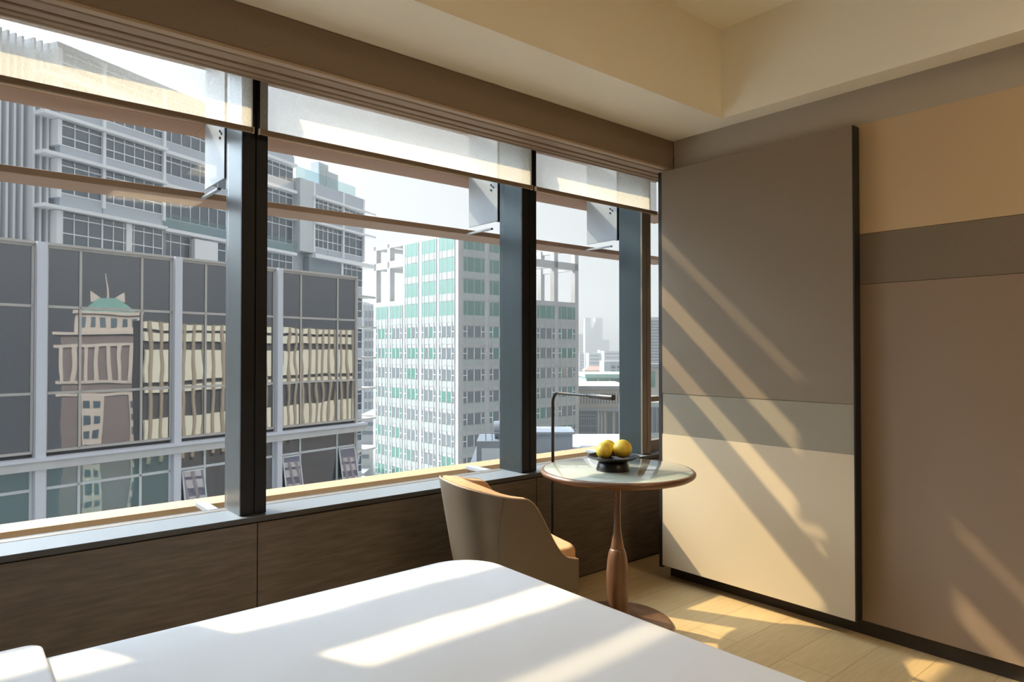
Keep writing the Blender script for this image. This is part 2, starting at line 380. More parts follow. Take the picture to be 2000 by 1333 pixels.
# ------------------------------------------------------------------ round table
TX, TY = 2.592, 2.262
tb = thing('round_table', 'round walnut pedestal table with pale glass top in the window corner', 'table', (TX, TY, 0))
MB().lathe([(.335,.7555),(.335,.760),(.3635,.7625),(.372,.7615),(.378,.756),(.379,.748),(.374,.739),(.360,.730),(.33,.723),(.05,.719)], TX, TY, 96).build('top_rim', M['walnut_rim'], tb, smooth=True, angle=70)
MB().lathe([(.362,.7605),(.362,.7628),(.3605,.7634)], TX, TY, 96).build('glass_inset', M['table_glass'], tb, smooth=True)
MB().lathe([(.050,.075),(.0525,.13),(.055,.20),(.0545,.26),(.050,.31),(.044,.345),(.0375,.366),(.034,.372)], TX, TY, 40).build('pedestal_body', M['walnut'], tb, smooth=True, angle=60)
MB().lathe([(.034,.366),(.027,.41),(.0195,.45),(.0165,.50),(.0155,.59),(.0175,.655),(.022,.697),(.030,.717),(.034,.722)], TX, TY, 40).build('pedestal_neck', M['walnut'], tb, smooth=True, angle=60)
MB().lathe([(.266,0),(.269,.006),(.264,.014),(.25,.022),(.15,.030),(.07,.038),(.052,.06),(.050,.078)], TX, TY, 80).build('base_disc', M['walnut_rim'], tb, smooth=True, angle=70)

# footed dish and fruit
FX, FY, FZ = 2.553, 2.255, .7636
dish = thing('footed_dish', 'black footed dish holding three yellow pears on the round table', 'dish', (FX, FY, FZ))
MB().lathe([(.082,0+FZ),(.083,.004+FZ),(.073,.034+FZ),(.066,.046+FZ),(.04,.048+FZ)], FX, FY, 56).build('foot', M['ceramic'], dish, smooth=True, angle=60)
plate_ = MB().lathe([(.05,.046+FZ),(.085,.049+FZ),(.118,.060+FZ),(.128,.066+FZ),(.130,.069+FZ),(.127,.070+FZ),(.115,.0645+FZ),(.085,.056+FZ),(.02,.052+FZ)], FX, FY, 72).build('plate', M['ceramic'], dish, smooth=True, angle=70)
rim = MB()
for i in range(5):
    r = .090 + i*.0075
    rim.tube([(FX + r*math.cos(a*2*PI/64), FY + r*math.sin(a*2*PI/64), FZ + .0578 + max(0, r-.085)*.30) for a in range(65)], .0016, 6)
rim.build('ridges', M['ceramic'], plate_, smooth=True)
def pear(label, loc, r, tilt, az):
    t = thing('yellow_pear', label, 'pear', loc, group='yellow pears in the black dish')
    prof = []
    for i in range(25):
        a = PI*i/24; z = -math.cos(a); q = math.sin(a)*(1 - .10*z + .03*math.cos(3*a))
        dent = .10*math.exp(-(a/.28)**2) + .06*math.exp(-((PI-a)/.25)**2)
        prof.append((max(.0005, r*q), r*1.10*(z) + (r*dent if z < 0 else -r*dent)))
    mb = MB().lathe(prof, 0, 0, 40); rot = Matrix.Rotation(az, 4, 'Z') @ Matrix.Rotation(tilt, 4, 'Y')
    mb.v = [tuple(rot @ Vector(p)) for p in mb.v]
    sk_ = mb.build('skin', M['pear'], t, smooth=True, local=True, angle=80)
    m2 = MB().lathe([(r*.11, r*.985), (r*.09, r*1.03), (r*.03, r*1.04)], 0, 0, 12); m2.v = [tuple(rot @ Vector(p)) for p in m2.v]
    m2.build('calyx', M['calyx'], sk_, local=True)
va = math.atan2(-FY, -FX)
pear('biggest yellow pear, at the right side of the black dish', (FX+.036, FY-.030, FZ+.1035), .0455, 1.35, va+.35)
pear('yellow pear at the left front of the black dish', (FX-.040, FY+.022, FZ+.0965), .040, 1.75, va-.05)
pear('yellow pear at the back of the black dish, half hidden', (FX+.034, FY+.062, FZ+.0975), .040, .9, va-2.6)

# ------------------------------------------------------------------ reading floor lamp
lp = thing('floor_lamp', 'slim black floor lamp with a bent arm reaching over the round table', 'lamp', (2.622, 2.755, 0))
pts = [(2.622, 2.755, .012), (2.622, 2.755, .5), (2.622, 2.755, 1.06)]
end = Vector((2.552, 2.25, 1.118)); hx, hy = 2.622, 2.755; dirv = Vector((end.x-hx, end.y-hy, 0)).normalized()
for i in range(1, 9):
    a = PI/2*i/8; rr = .055
    pts.append((hx + dirv.x*rr*(1-math.cos(a)), hy + dirv.y*rr*(1-math.cos(a)), 1.06 + rr*math.sin(a)*1.03))
mid = Vector(pts[-1]).lerp(end, .52)
MB().tube(pts + [tuple(mid)], [.0085]*len(pts) + [.0068], 16).build('pole_and_arm', M['lamp'], lp, smooth=True)
q = mid; h = [q.lerp(end, t) for t in (0, .12, .2, .98, 1.0)]
hd_ = MB().tube([tuple(x) for x in h], [.0068, .010, .0145, .0145, .0130], 20).build('lamp_head', M['lamp'], lp, smooth=True)
MB().tube([tuple(end), tuple(end + (end-q).normalized()*.001)], .008, 16).build('head_end', M['brown_frame'], hd_)
MB().lathe([(.085,0),(.086,.004),(.082,.011),(.012,.014)], 2.622, 2.755, 40).build('base', M['lamp'], lp, smooth=True)

# ------------------------------------------------------------------ armchair (faces +X, built in its own frame)
ch = thing('tub_armchair', 'taupe leather tub armchair with tan suede inside at the round table', 'armchair', (2.017, 2.438, 0), -.25)
def smooth01(t): t = max(0, min(1, t)); return t*t*(3-2*t)
def plan(t, off=0.):
    """t 0..1 from the near front edge round the back to the far front edge; superellipse U"""
    W, LB = .255 - off, .237 - off
    if t < .30: f = t/.30; return Vector((.240 - f*.260, -W))
    if t > .70: f = (1-t)/.30; return Vector((.240 - f*.260, W))
    a = -PI/2 - PI*(t-.30)/.40
    cx, sx = math.cos(a), math.sin(a); e = 2/2.6
    return Vector((-.02 + math.copysign(abs(cx)**e, cx)*(LB-.02), math.copysign(abs(sx)**e, sx)*W))
def rim_h(t):
    x = plan(t).x
    # low arm at the front, sweeping up to the back
    s = smooth01((.190 - x)/.215)
    low = .424 + .02*smooth01((.25-x)/.10)
    return low + (.715-low)*s + .065*smooth01((.0-x)/.32)
NT = 72; ZB = .285
def shell_pt(t, v, off):
    p = plan(t, off); top = rim_h(t); z = ZB + (top-ZB)*v
    back = smooth01((.05-p.x)/.30)
    lean = -.055*back*((z-ZB)/.5) + .03*back*(1-v)
    flare = 1 + .05*((z-ZB)/.5)*smooth01((.2-p.x)/.3) - .10*(1-v)**2*back
    return Vector((p.x + lean, p.y*flare, z))
outer = MB(); inner = MB(); NV = 12
for i in range(NT+1):
    for j in range(NV+1):
        outer.v.append(tuple(shell_pt(i/NT, j/NV, 0)))
for i in range(NT):
    for j in range(NV):
        a = i*(NV+1)+j; outer.f.append((a, a+NV+1, a+NV+2, a+1))
# thickness of the leather shell: inner layer 14 mm in
nb = len(outer.v)
for i in range(NT+1):
    for j in range(NV+1):
        outer.v.append(tuple(shell_pt(i/NT, j/NV, .014)))
for i in range(NT):
    for j in range(NV):
        a = nb + i*(NV+1)+j; outer.f.append((a, a+1, a+NV+2, a+NV+1))
for i in range(NT):
    for j in (0, NV):
        a = i*(NV+1)+j; b_ = a+NV+1; outer.f.append((a, b_, nb+b_, nb+a))
for i in (0, NT):
    for j in range(NV):
        a = i*(NV+1)+j; outer.f.append((a, a+1, nb+a+1, nb+a))
shell_ = outer.build('leather_shell', M['leather'], ch, smooth=True, local=True, angle=50)
# tan padding inside the shell, thicker at the back, its top rolled
NP = 10
def pad_pt(t, k):
    p0 = plan(t, .0145); bk = smooth01((.10-p0.x)/.30); th = .030 + .060*bk
    top = rim_h(t) + .004
    sec = [(.0, ZB+.02), (0, .6), (0, .92), (.004, .985), (.02, 1.0), (.55, 1.0), (.85, .985), (.97, .955), (1.0, .90), (1.0, ZB+.05), ]
    f, vz = sec[k]
    if k == 0 or k == 9: z = ZB + .03
    else: z = ZB + (top-ZB)*vz
    v = (z-ZB)/(rim_h(t)-ZB)
    q = shell_pt(t, v, .0145 + th*f)
    return Vector((q.x, q.y, z))
for i in range(NT+1):
    for k in range(NP): inner.v.append(tuple(pad_pt(i/NT, k)))
for i in range(NT):
    for k in range(NP-1):
        a = i*NP+k; inner.f.append((a, a+NP, a+NP+1, a+1))
for i in (0, NT): inner.f.append(tuple(i*NP+k for k in range(NP)))
inner.build('suede_lining', M['suede'], ch, smooth=True, local=True, angle=50)
MB().tube([tuple(shell_pt(i/NT, 1.0, .004) + Vector((0,0,.002))) for i in range(NT+1)], .0035, 8).build('piping', M['pipe'], shell_, smooth=True, local=True)
for ts in (.335, .665):
    MB().tube([tuple(shell_pt(ts + (.012 if ts < .5 else -.012)*math.sin(PI*j/14) + (.02 if ts<.5 else -.02)*(1-j/14), j/14, -.0005)) for j in range(15)], .0022, 6).build('seam', M['leather'], shell_, smooth=True, local=True)
seat = duvet_mesh(-.165, .282, -.22, .22, .468, .31, .03, (.09, .14, .14, .09), .003).build('seat_cushion', M['suede'], ch, smooth=True, local=True, angle=80)
B(-.16, .23, -.21, .21, .285, .312).build('seat_frame', M['lamp'], ch, local=True, bevel=.006)
for sx, sy in ((.19, -.19), (.19, .19), (-.15, -.17), (-.15, .17)):
    MB().tube([(sx*1.08, sy*1.06, 0), (sx, sy, .29)], [.011, .017], 14).build('leg', M['lamp'], ch, smooth=True, local=True)

# ------------------------------------------------------------------ the city outside
def site(name, label, cat, xy, ang, z=0, group=None):
    th = math.radians(90-ang)
    return thing(name, label, cat, (xy[0], xy[1], z), th, group)
GZ = -62.
B(-900, 2500, 6, 2600, GZ-1, GZ).build('ground', mat('city_ground', (.50,.51,.52,1), .9, noise_scale=.03, noise_amt=.25), kind='structure')
W_COL = mat('white_cladding', (.66,.68,.75,1), .45)
W_FRM = mat('beige_frame', (.50,.48,.45,1), .5)
W_LED = mat('grey_ledge', (.58,.58,.58,1), .6, noise_scale=2, noise_amt=.06)
W_WIN = mat('pale_window_frame', (.62,.66,.68,1), .5)

# -- dark curtain wall office block
A = site('dark_glass_office_block', 'near office block of dark glass panels between white columns, left side', 'building', (8.05, 32.47), 77)
cols = [(-15.7, -15.35), (-10.5, -10.15), (-5.3, -4.95), (-.09, .23), (5.04, 5.33), (10.12, 10.30)]
for i, (a, b) in enumerate(cols):
    if i < 5: B(a, b, -.25, .12, GZ, 5.45).build('column', W_COL, A, local=True)
B(-15.7, 10.26, .12, 9.0, GZ, 5.38).build('body', mat('dark_core', (.05,.055,.06,1), .6), A, local=True)
rows = [(3.08, 5.32), (-.23, 2.98), (-2.44, -.33)]
for i in range(5):
    a, b = cols[i][1]+.06, cols[i+1][0]-.06
    if i == 4: b = 10.15
    w = b-a; cuts = [a, a+w*.245, a+w*.74, b]
    fr = MB()
    for z in (5.32, 3.03, -.28, -2.49): fr.box(a-.04, b+.04, -.02, .11, z-.05, z+.05)
    for x in cuts: fr.box(x-.045, x+.045, -.02, .11, -2.5, 5.35)
    fr.build('panel_frame', W_FRM, A, local=True)
    for k in range(3):
        for z0, z1 in rows:
            B(cuts[k]+.04, cuts[k+1]-.04, .03, .07, z0, z1).build('glass_panel', M['dark_glass'], A, local=True)
    B(a-.1, b+.1, -.10, .12, 5.37, 5.47).build('parapet', W_FRM, A, local=True)
    fr = MB(); zt = -3.9
    fr.box(a-.04, b+.04, -.0, .11, zt-.055, zt+.055)
    for x in cuts: fr.box(x-.05, x+.05, 0, .11, -9, -3.1)
    fr.build('window_frame', W_WIN, A, local=True)
    gm = M['teal_glass'] if i < 3 else M['dark_glass']
    for k in range(3):
        B(cuts[k]+.04, cuts[k+1]-.04, .04, .07, -3.86, -3.15).build('glass_panel', gm, A, local=True)
        opened = (i == 3 and k == 0) or (i >= 4 and k in (0, 2))
        if not opened:
            B(cuts[k]+.04, cuts[k+1]-.04, .04, .07, -9, -3.95).build('glass_panel', gm, A, local=True)
        else:
            tilt = .20; x0, x1 = cuts[k]+.06, cuts[k+1]-.06; zt0, L = -3.97, 1.75
            def tp(x, s, d): return (x, -.02 - math.sin(tilt)*s - d*math.cos(tilt), zt0 - math.cos(tilt)*s + d*math.sin(tilt)*-1)
            def slab(xa, xb, s0, s1, d0, d1):
                mb = MB(); mb.v = [tp(x, s, d) for d in (d0, d1) for s in (s0, s1) for x in (xa, xb)]
                mb.f = [(0,2,3,1),(4,5,7,6),(0,1,5,4),(2,6,7,3),(0,4,6,2),(1,3,7,5)]; return mb
            f = MB()
            for (xa, xb, s0, s1) in ((x0, x0+.06, 0, L), (x1-.06, x1, 0, L), (x0, x1, 0, .06), (x0, x1, L-.06, L)):
                q_ = slab(xa, xb, s0, s1, 0, .05); n0 = len(f.v); f.v += q_.v; f.f += [tuple(n0+t_ for t_ in ff) for ff in q_.f]
            sash_ = f.build('open_sash', W_WIN, A, local=True)
            slab(x0+.05, x1-.05, .06, L-.06, .01, .03).build('open_pane', mirror_glass('tilted_pane_%d%d' % (i, k), (.15,.155,.21,1), .12, tint=(.85,.85,1,1)), sash_, local=True)
            B(cuts[k]+.04, cuts[k+1]-.04, .04, .07, -9, -3.95).build('glass_panel', M['dark_glass'], A, local=True)
B(-15.7, 10.7, -.42, .12, -2.80, -2.68).build('ledge_cap', W_COL, A, local=True)
B(-15.7, 10.66, -.34, .12, -3.13, -2.80).build('ledge', W_LED, A, local=True)
B(10.15, 10.28, -.05, 6, -9, 5.4).build('end_trim', W_FRM, A, local=True)

# -- residential tower behind it
Bt = site('residential_tower', 'tall grey apartment tower with glass bays and slab ledges behind dark block', 'building', (6.11, 52.04), 62.9)
SP = M['spandrel']; WHT = mat('tower_white', (.86,.88,.90,1), .5); GRY = mat('tower_grey', (.46,.50,.55,1), .6)
TG = M['tower_glass']
zs = [21.0, 18.9, 16.4, 13.9, 10.55, 7.25, 3.95, .65, -2.65, -5.95, -9.25, -12.55, -15.85]
B(0, 22.5, .6, 12, GZ, 20.9).build('main_body', GRY, Bt, local=True)
B(22.5, 33.0, .6, 12, GZ, 17.6).build('wing_body', GRY, Bt, local=True)
B(18.4, 24.0, 1.5, 12, 5, 18.1).build('link_body', GRY, Bt, local=True)
def bay(u0, u1, front, k, posts, cols_n, white_end=True):
    """one storey of glass bay between slab k and k+1"""
    z1, z0 = zs[k]-.28, zs[k+1]
    h = z1-z0
    sp = B(u0, u1, front+.05, .7, z0, z0+h*.30).build('spandrel_panel', SP, Bt, local=True)
    B(u0+.05, u1-.05, front+.10, front+.14, z0+h*.30, z1).build('window', TG, Bt, local=True)
    fr = MB()
    for z in (z0+h*.30, z0+h*.55, z0+h*.88): fr.box(u0, u1, front+.03, front+.16, z-.035, z+.035)
    for i in range(cols_n+1):
        u = u0 + (u1-u0)*i/cols_n; fr.box(u-.028, u+.028, front+.04, front+.16, z0+h*.28, z1)
    fr.build('window_frame', WHT, Bt, local=True)
for k in range(0, 5):
    bay(0, 2.9, 0, k, 0, 3); bay(2.95, 7.7, 0, k, 0, 6)
    if k > 0: B(-1.3, 7.75, -.42, 1.0, zs[k]-.22, zs[k]).build('slab_ledge', WHT, Bt, local=True)
    B(-.25, .02, -.1, .8, zs[k+1]+.6, zs[k]-.25).build('corner_post', WHT, Bt, local=True)
B(-1.3, 7.75, -.42, 1.0, zs[5]-.22+3.3-.0, zs[5]+3.3-.02)
for u in (2.93, 7.72): B(u-.11, u+.11, -.12, .2, 11.0, 20.9).build('white_mullion', WHT, Bt, local=True)
for u in (-.05, 4.9): B(u-.22, u+.22, -.05, .3, 5, 10.3).build('white_mullion', WHT, Bt, local=True)
# recessed balconies in the middle
for k in range(0, 6):
    z1, z0 = zs[k], zs[k+1]
    B(7.9, 22.4, .35, .62, z0-.2, z0+.75).build('spandrel_panel', SP, Bt, local=True)
    B(7.9, 22.4, .55, .60, z0+.75, z1-.25).build('window', TG, Bt, local=True)
    fr = MB()
    for i in range(17): u = 7.9 + 14.5*i/16; fr.box(u-.03, u+.03, .5, .6, z0+.7, z1-.2)
    for z in (z0+.8, z0+(z1-z0)*.72, z1-.28): fr.box(7.9, 22.4, .48, .6, z-.04, z+.04)
    fr.build('window_frame', WHT, Bt, local=True)
    if k in (4, 3): B(7.9, 22.4, .0, .03, z0+.0, z0+1.1).build('balcony_glass', M['balcony'], Bt, local=True)
    B(7.9, 22.4, -.05, .6, z0-.28, z0-.02).build('slab_ledge', WHT, Bt, local=True)
B(5.6, 9.5, -.2, -.05, 7.4, 8.3).build('balcony_glass', M['balcony'], Bt, local=True)
B(5.3, 8.2, .3, .8, 7.2, 10.2).build('recess_wall', mat('recess_grey', (.28,.31,.34,1), .7), Bt, local=True)
B(10.6, 12.9, -.02, .4, 6.0, 10.1).build('white_wall', WHT, Bt, local=True)
# right hand wing of glass bays, ledges poking past the end
for k in (2, 3, 4, 5, 6, 7, 8, 9, 10, 11):
    if k < 4:
        for (a, b, n_) in ((24.75, 26.9, 3), (26.95, 29.3, 3), (29.35, 32.8, 3)): bay(a, b, -.1, k, 0, n_)
    else:
        bay(29.0, 32.8, -.1, k, 0, 4)
    B(24.4 if k < 5 else 29.0, 34.6, -.6, 1.2, zs[k]-.2, zs[k]).build('slab_ledge', WHT if k < 5 else W_LED, Bt, local=True)
B(24.5, 33.0, -.15, .6, 16.5, 17.72).build('parapet_panel', SP, Bt, local=True)
B(22.6, 24.6, -.2, 6, 10.8, 17.7).build('white_wall', mat('pale_metal', (.60,.64,.66,1), .6), Bt, local=True)
for u in (24.65, 29.3, 32.9): B(u-.12, u+.12, -.25, .1, 10.9, 17.7).build('white_mullion', WHT, Bt, local=True)
B(24.5, 34.4, -.5, .8, 10.5, 10.75).build('slab_ledge', WHT, Bt, local=True)
B(24.0, 29.2, -.12, .5, 7.3, 10.4).build('recess_wall', mat('recess_blue', (.24,.29,.33,1), .7), Bt, local=True)
B(29.0, 29.3, -.2, .3, 7.0, 10.5).build('white_mullion', WHT, Bt, local=True)
B(22.6, 32.0, .3, .34, 17.7, 18.9).build('roof_glass_rail', M['balcony'], Bt, local=True)
pr = MB(); pr.box(29.6, 32.6, 3.0, 5.0, 17.6, 20.6)
for i in range(4): pr.box(28.3+i*.42, 28.6+i*.42, 2.2, 3.2, 17.6, 20.9)
pr.build('roof_plant', mat('plant_grey', (.50,.54,.56,1), .6), Bt, local=True)
# vertical fins on the left flank
B(-5.2, -.3, 2.4, 10, GZ, 21.0).build('flank_body', mat('flank', (.60,.63,.66,1), .6), Bt, local=True)
for i in range(11):
    u = -4.75 + i*.43; B(u-.07, u+.07, 1.0 if u < -1.4 else .55, 2.4, 2, 21.0).build('vertical_fin', mat('fin_grey', (.72,.75,.78,1), .5) if i == 0 else bpy.data.materials['fin_grey'], Bt, local=True)
B(-1.3, -.1, 1.5, 3, 2, 20.8).build('flank_glass', SP, Bt, local=True)
B(.0, 18.0, .4, 3, 20.9, 21.3).build('roof_parapet', SP, Bt, local=True)

# -- green glass granite tower
C = site('green_window_tower', 'pale granite office tower with rows of green windows and open rooftop frame', 'building', (70.82, 98.58), 88.1)
GRN = mat('pale_granite', (.38,.38,.385,1), .6, noise_scale=.35, noise_amt=.07)
GRN2 = mat('greenish_spandrel', (.31,.345,.335,1), .5, noise_scale=.5, noise_amt=.06)
LX, LY = 31.4, 28.8
B(0, LX, 0, LY, GZ, 11.2).build('tower_body', GRN, C, local=True)
B(0, 18.6, 0, 17.7, 11.2, 22.85).build('upper_body', GRN, C, local=True)
fr = MB()
for (z0, z1) in ((22.0, 22.85), (17.9, 19.3)):
    fr.box(0, .9, 17.7, LY, z0, z1); fr.box(18.6, LX, 0, .9, z0, z1); fr.box(LX-.9, LX, 0, LY, z0, z1); fr.box(0, LX, LY-.9, LY, z0, z1)
    fr.box(0, LX, 22.6, 23.4, z0+.3, z1-.2) ; fr.box(24.4, 25.2, 0, LY, z0+.3, z1-.2)
for (u, y) in ((0, LY-1.1), (0, 22.5), (LX-1.1, 0), (24.2, 0), (LX-1.1, LY-1.1), (LX-1.1, 10), (LX-1.1, 19), (12, LY-1.1), (22, LY-1.1)):
    fr.box(u, u+1.1, y, y+1.1, 11.2, 22.85)
fr.build('open_roof_frame', GRN, C, local=True)
lb = [(1.04, 5.66), (6.61, 11.21), (12.4, 16.97), (17.87, 22.35), (23.31, 27.66)]
rb = [(1.03, 6.0), (7.1, 12.0), (13.17, 18.0), (19.2, 24.3), (25.3, 30.3)]
wins = []
for k in range(-4, 9):
    zt = 5.72 - 3.92*k; zb = zt - 1.95
    for face, bs in (('L', lb), ('R', rb)):
        for bi, (a, b) in enumerate(bs):
            if k <= -2 and bi >= 3: continue
            wins.append((face, bi, a, b, zb, zt, k))
spn = MB()
for face, bi, a, b, zb, zt, k in wins:
    z0, z1 = zb-1.25, zb-.1
    if k <= -1: z0, z1 = zb-1.3, zb
    if face == 'L': spn.box(-.06, .1, a, b, z0, z1)
    else: spn.box(a, b, -.06, .1, z0, z1)
spn.build('spandrel_band', GRN2, C, local=True)
rest_m = {}; n_part = 0; cell_i = 0
for face, bi, a, b, zb, zt, k in sorted(wins, key=lambda w: (w[6] < -3, w[6])):
    up = k <= -1
    z1 = zt + (.55 if up else 0)
    r = random.random()
    gm = 'pale_green' if up and face == 'L' else ('green_glass' if (up or r < .50) else 'grey_glass')
    if not up and face == 'L' and k <= 1 and bi >= 1: gm = 'green_glass'
    def cellbox(u0, u1, za, zb_, d0=-.08, d1=.05):
        return (d0, d1, u0, u1, za, zb_) if face == 'L' else (u0, u1, d0, d1, za, zb_)
    if n_part < 96:
        B(*cellbox(a, b, zb, z1)).build('window', M[gm], C, local=True); n_part += 1
    else:
        rest_m.setdefault(gm, MB()).box(*cellbox(a, b, zb, z1))
for gm, mb in rest_m.items(): mb.build('window', M[gm], C, local=True, kind='stuff')
# second tone: some darker sashes, white transoms, mullion lines
sash = MB(); white = MB(); line = MB()
for face, bi, a, b, zb, zt, k in wins:
    w = b-a; up = k <= -1
    cs = [a, a+w*.17, a+w*.5, a+w*.83, b]
    def put(mb, u0, u1, z0, z1, d): mb.box(*((-d, .02, u0, u1, z0, z1) if face == 'L' else (u0, u1, -d, .02, z0, z1)))
    if not up:
        for i in range(4):
            if random.random() < (.45 if face == 'R' else .25): put(sash, cs[i], cs[i+1], zb, zt, .10)
        for u in cs[1:4]: put(white, u-.05, u+.05, zb, zt, .14)
        for i in (0, 3): put(white, cs[i], cs[i+1], (zb+zt)/2-.05, (zb+zt)/2+.05, .14)
    for u in cs: put(line, u-.045, u+.045, zb-1.3, zt+.6, .115)
sash.build('dark_sash', M['grey_glass'], C, local=True); white.build('white_transom', WHT, C, local=True); line.build('joint_line', mat('joint_grey', (.40,.43,.44,1), .6), C, local=True)
jl = MB()
for k in range(-5, 9):
    for dz in (.55, -.05):
        z = 5.72 - 3.92*k - 1.95 - 1.3 + dz - .4
        if z > 22: continue
        jl.box(-.03, .02, 0, 17.7 if z > 11.2 else LY, z-.045, z+.045); jl.box(0, 18.6 if z > 11.2 else LX, -.03, .02, z-.045, z+.045)
jl.build('course_line', bpy.data.materials['joint_grey'], C, local=True)

# -- low roofs and far city
def block(name, label, cat, cx, d, x0, x1, ytop, ybot, m, depth=14, group=None):
    """box whose front face stands square to the view at distance d; px columns turned into metres once here"""
    F = 1338.; A0 = math.radians(40.18)
    fw = Vector((math.sin(A0), math.cos(A0), 0)); rt = Vector((math.cos(A0), -math.sin(A0), 0))
    ctr = fw*d + rt*((cx-1000)/F*d); t = thing(name, label, cat, (ctr.x, ctr.y, 0), -A0 + 0., group)
    k = d/F; zt = CAM_H + (685-ytop)*k; zb = CAM_H + (685-ybot)*k
    return t, k, zt, zb, (x0-cx)*k, (x1-cx)*k
def zpx(y, d): return CAM_H + (685-y)*d/1338.
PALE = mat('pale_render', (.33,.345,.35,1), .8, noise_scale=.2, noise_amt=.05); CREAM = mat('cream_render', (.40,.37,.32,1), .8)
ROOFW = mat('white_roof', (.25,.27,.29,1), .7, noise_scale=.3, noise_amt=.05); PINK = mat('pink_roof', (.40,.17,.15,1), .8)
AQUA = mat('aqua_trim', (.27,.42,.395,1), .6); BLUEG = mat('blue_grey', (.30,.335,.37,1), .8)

# near flat roof with plant on it
d = 46.
t, k, zt, zb, a, b = block('flat_roof_block', 'low building with wide pale flat roof below the second mullion', 'building', 1090, d, 900, 1420, 905, 1100, PALE)
B(a, b, 0, 30, GZ, -8.0).build('body', PALE, t, local=True); B(a, b, 0, 30, -8.0, -7.9).build('roof_deck', ROOFW, t, local=True)
rf = MB(); rf.box(a+.2, b, .3, .6, -7.9, -7.6); rf.build('parapet', ROOFW, t, local=True)
t, k, zt, zb, a, b = block('roof_plant_box', 'white louvred plant box on the flat roof left of the second mullion', 'plant box', 955, 48, 931, 1020, 862, 930, ROOFW)
B(a, b, 0, 4, -8.1, zt).build('casing', ROOFW, t, local=True)
B(a+.35, b, -.05, .02, -8.0, zt-.5).build('louvre_panel', mat('grey_louvre', (.55,.60,.62,1), .6), t, local=True)
for i in range(6): B(a+.6+i*.45, a+.66+i*.45, .3, .36, zt, zt+.55).build('rail_post', ROOFW, t, local=True)
B(a+.5, b, .2, .3, zt+.5, zt+.56).build('top_rail', ROOFW, t, local=True)
MB().tube([(a+1.2, 1.6, zt+.62), (b, 1.6, zt+.75)], .62, 20).build('duct', ROOFW, t, smooth=True, local=True)
t, k, zt, zb, a, b = block('stair_roof_block', 'long white rooftop block behind the reading lamp pole', 'roof block', 1060, 62, 1000, 1118, 848, 880, ROOFW)
B(a, b, 0, 4, -9, zt).build('casing', BLUEG, t, local=True); B(a-.2, b+.2, -.3, 4.2, zt, zt+.2).build('roof_slab', ROOFW, t, local=True)
for i in range(14):
    o = B(0, .7, 0, .7, 0, .5+.2*random.random()).build('vent_unit', BLUEG); 
    p = Vector(t.location) + Vector((math.cos(-math.radians(40.18)), math.sin(-math.radians(40.18)), 0))*(b - 1.2 + (i % 7)*.8) + Vector((math.sin(math.radians(40.18)), math.cos(math.radians(40.18)), 0))*(-4.6+1.6*(i//7))
    o.location = (p.x, p.y, -7.9); o.rotation_euler = (0, 0, -math.radians(40.18))
    tag(o, 'small grey roof vent unit among the cluster by the lamp arm', 'vent', 'roof vents on the flat roof')
t, k, zt, zb, a, b = block('skylight', 'low white ridged skylight lying on the pale flat roof', 'skylight', 1165, 60, 1130, 1240, 856, 866, ROOFW)
mb = MB(); mb.v = [(a, 0, -7.9), (b, 0, -7.9), (b, 3, -7.9), (a, 3, -7.9), (a+.4, 1.5, -7.2), (b-.4, 1.5, -7.2)]; mb.f = [(0,1,5,4), (1,2,5), (2,3,4,5), (3,0,4), (0,3,2,1)]
mb.build('glazing', ROOFW, t, local=True)
# classical cream building with colonnade windows
d = 150.
t, k, zt, zb, a, b = block('colonnaded_building', 'cream classical building with rows of tall windows past the lamp arm', 'building', 1180, d, 1128, 1240, 757, 855, CREAM)
B(a, b, 0, 30, GZ, zt).build('body', CREAM, t, local=True)
B(a-.3, b, -1.0, 0, zpx(802, d), zpx(797, d)).build('cornice', ROOFW, t, local=True); B(a-.3, b, -.6, 0, zt-.5, zt+.3).build('cornice', ROOFW, t, local=True)
x = a+.6
while x < b-1:
    B(x, x+.28, -.05, .1, zpx(789, d), zpx(768, d)).build('window', M['grey_glass'], t, local=True); x += .62
B(a+.3, (1165-1180)*k, -.05, .1, zpx(852, d), zpx(803, d)).build('glass_wall', M['tower_glass'], t, local=True)
fr = MB()
for i in range(9): u = a+.3 + i*.52; fr.box(u-.05, u+.05, -.12, .1, zpx(852, d), zpx(803, d))
for z in (845, 832, 818, 811): fr.box(a+.3, (1165-1180)*k, -.1, .1, zpx(z, d)-.08, zpx(z, d)+.08)
fr.build('glass_wall_frame', ROOFW, t, local=True)
for xx in (1168, 1174, 1181): MB().tube([((xx-1180)*k, -.5, zpx(852, d)), ((xx-1180)*k, -.5, zpx(803, d))], .26, 10).build('column', PALE, t, local=True)
for x0, x1 in ((1186, 1196), (1201, 1208)): B((x0-1180)*k, (x1-1180)*k, -.05, .1, zpx(850, d), zpx(805, d)).build('window', M['grey_glass'], t, local=True)
# teal pavilion on top
d = 185.
t, k, zt, zb, a, b = block('teal_glass_pavilion', 'teal glazed pavilion with pale green roof above the cream building', 'building', 1190, d, 1146, 1252, 733, 760, AQUA)
B(a, b, 0, 20, GZ, zpx(738, d)).build('body', mat('teal_wall', (.22,.42,.40,1), .5), t, local=True)
B(a-.6, b, -1, 21, zpx(738, d), zpx(731, d)).build('roof', AQUA, t, local=True)
for i in range(4):
    u = a + i*3.1; B(u+.15, u+2.9, -.08, .05, zpx(757, d), zpx(741, d)).build('window', M['green_glass'], t, local=True); B(u-.12, u+.12, -.15, .05, zpx(759, d), zpx(739, d)).build('post', AQUA, t, local=True)
